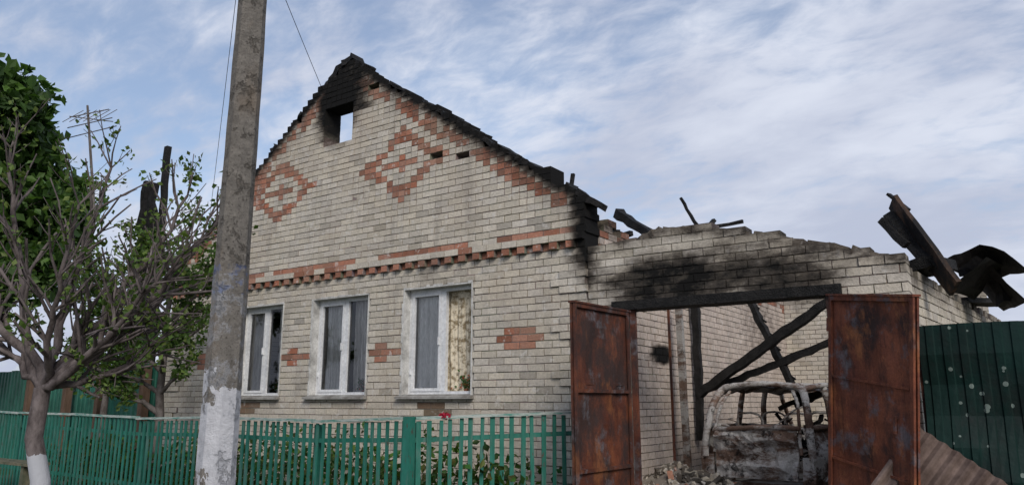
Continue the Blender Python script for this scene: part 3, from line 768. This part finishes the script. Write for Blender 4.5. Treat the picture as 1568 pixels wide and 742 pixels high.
for k,(z,l) in enumerate(((9.5,.55),(9.2,.7),(8.9,.9))):
    x=-21+(9.7-z)*.28
    an.tube([(x-l,9.3,z-.1),(x+l,9.8,z+.05)],[.014,.014],4)
an.tube([(-21.3,9.2,9.35),(-20.3,9.9,9.2)],[.014,.014],4)
for q in range(6): an.tube([(-21.2+q*.17,9.0+q*.1,9.1),(-21.2+q*.17,9.5+q*.1,9.6)],[.010,.010],4)
an.obj("tv_antenna",BARK)
be=empty("wooden_bench"); b=MB(); b.box(-15.2,-13.1,5.7,5.86,.62,.66); b.box(-15.2,-13.1,5.88,6.04,.622,.662)
for x in (-14.9,-13.4): b.box(x,x+.1,5.74,6.0,0,.618)
b.obj("planks_and_legs",m_simple("bench_wood",(.07,.08,.05),(.17,.15,.10),6,.85),be)
# ------------------------------------------------------------ sky + sun
w=bpy.data.worlds.new("World"); scene.world=w; w.use_nodes=True; t=w.node_tree; N=t.nodes; Lk=t.links
for n in list(N): N.remove(n)
def nn(ty): return N.new(ty)
el,az=math.radians(34),math.radians(132)
sky=nn("ShaderNodeTexSky"); sky.sky_type='NISHITA'; sky.sun_disc=False; sky.sun_elevation=el; sky.sun_rotation=az; sky.dust_density=1.0;sky.ozone_density=1.5
bg1=nn("ShaderNodeBackground"); bg1.inputs[1].default_value=.15; Lk.new(sky.outputs[0],bg1.inputs[0])
tc=nn("ShaderNodeTexCoord"); sp=nn("ShaderNodeSeparateXYZ"); Lk.new(tc.outputs["Generated"],sp.inputs[0])
def mt(op,a,b=0,cl=False):
    m=nn("ShaderNodeMath"); m.operation=op;m.use_clamp=cl
    for i,v in ((0,a),(1,b)):
        if isinstance(v,bpy.types.NodeSocket): Lk.new(v,m.inputs[i])
        else: m.inputs[i].default_value=v
    return m.outputs[0]
zz=mt('ADD',mt('MAXIMUM',sp.outputs[2],0),.35)
cx=nn("ShaderNodeCombineXYZ"); Lk.new(mt('DIVIDE',sp.outputs[0],zz),cx.inputs[0]); Lk.new(mt('DIVIDE',sp.outputs[1],zz),cx.inputs[1])
def nz(scale,detail,rough,st=(1,1,1),dist=0,loc=(0,0,0),rot=0):
    mp=nn("ShaderNodeMapping"); mp.inputs["Scale"].default_value=st; mp.inputs["Location"].default_value=loc; mp.inputs["Rotation"].default_value=(0,0,rot); Lk.new(cx.outputs[0],mp.inputs[0])
    n=nn("ShaderNodeTexNoise"); n.inputs["Scale"].default_value=scale;n.inputs["Detail"].default_value=detail;n.inputs["Roughness"].default_value=rough;n.inputs["Distortion"].default_value=dist
    Lk.new(mp.outputs[0],n.inputs["Vector"]); return n.outputs["Fac"]
def rmp(f,a,b,ca,cb):
    r=nn("ShaderNodeValToRGB"); r.color_ramp.interpolation='EASE'; e=r.color_ramp.elements; e[0].position=a;e[1].position=b;e[0].color=(*ca,1);e[1].color=(*cb,1); Lk.new(f,r.inputs[0]); return r.outputs[0]
big=nz(1.3,3,.5,(1,1,1),0,(3.1,1.2,0)); fine=nz(9,8,.6,(1,1.9,1),.3,(0,0,0),-.6)
cov=mt('ADD',mt('MULTIPLY',big,.75),mt('MULTIPLY',fine,.62))
low=mt('MULTIPLY',mt('SUBTRACT',.42,sp.outputs[2]),.55); cov=mt('ADD',cov,low); cov=mt('ADD',cov,mt('MULTIPLY',sp.outputs[0],.10))
mask=rmp(cov,.48,.80,(.30,.30,.30),(1,1,1))
shade=mt('ADD',mt('MULTIPLY',nz(1.9,4,.5,(1,1.4,1),.2,(7,2,0)),.85),mt('MULTIPLY',fine,.22))
ccol=rmp(shade,.40,.70,(.50,.55,.69),(.72,.765,.88))
bg2=nn("ShaderNodeBackground"); bg2.inputs[1].default_value=1; Lk.new(ccol,bg2.inputs[0])
mx=nn("ShaderNodeMixShader"); Lk.new(mask,mx.inputs[0]);Lk.new(bg1.outputs[0],mx.inputs[1]);Lk.new(bg2.outputs[0],mx.inputs[2])
ow=nn("ShaderNodeOutputWorld"); Lk.new(mx.outputs[0],ow.inputs[0])
sd=bpy.data.lights.new("sun",'SUN'); sd.energy=2.3; sd.angle=math.radians(24); sd.color=(1,.945,.87)
so=link(bpy.data.objects.new("sun",sd)); S=Vector((math.sin(az)*math.cos(el),math.cos(az)*math.cos(el),math.sin(el))); so.rotation_euler=S.to_track_quat('Z','Y').to_euler(); so.location=(10,-10,20)
# ------------------------------------------------------------ camera
cd=bpy.data.cameras.new("camera"); cd.lens=1150/1568*36; cd.sensor_width=36; cd.clip_end=3000
co=link(bpy.data.objects.new("camera",cd)); co.location=(0,0,1.6); co.rotation_euler=(math.radians(90+11.98),0,math.radians(34.65)); scene.camera=co
scene.view_settings.view_transform='Standard'; scene.view_settings.look='None'; scene.view_settings.exposure=0
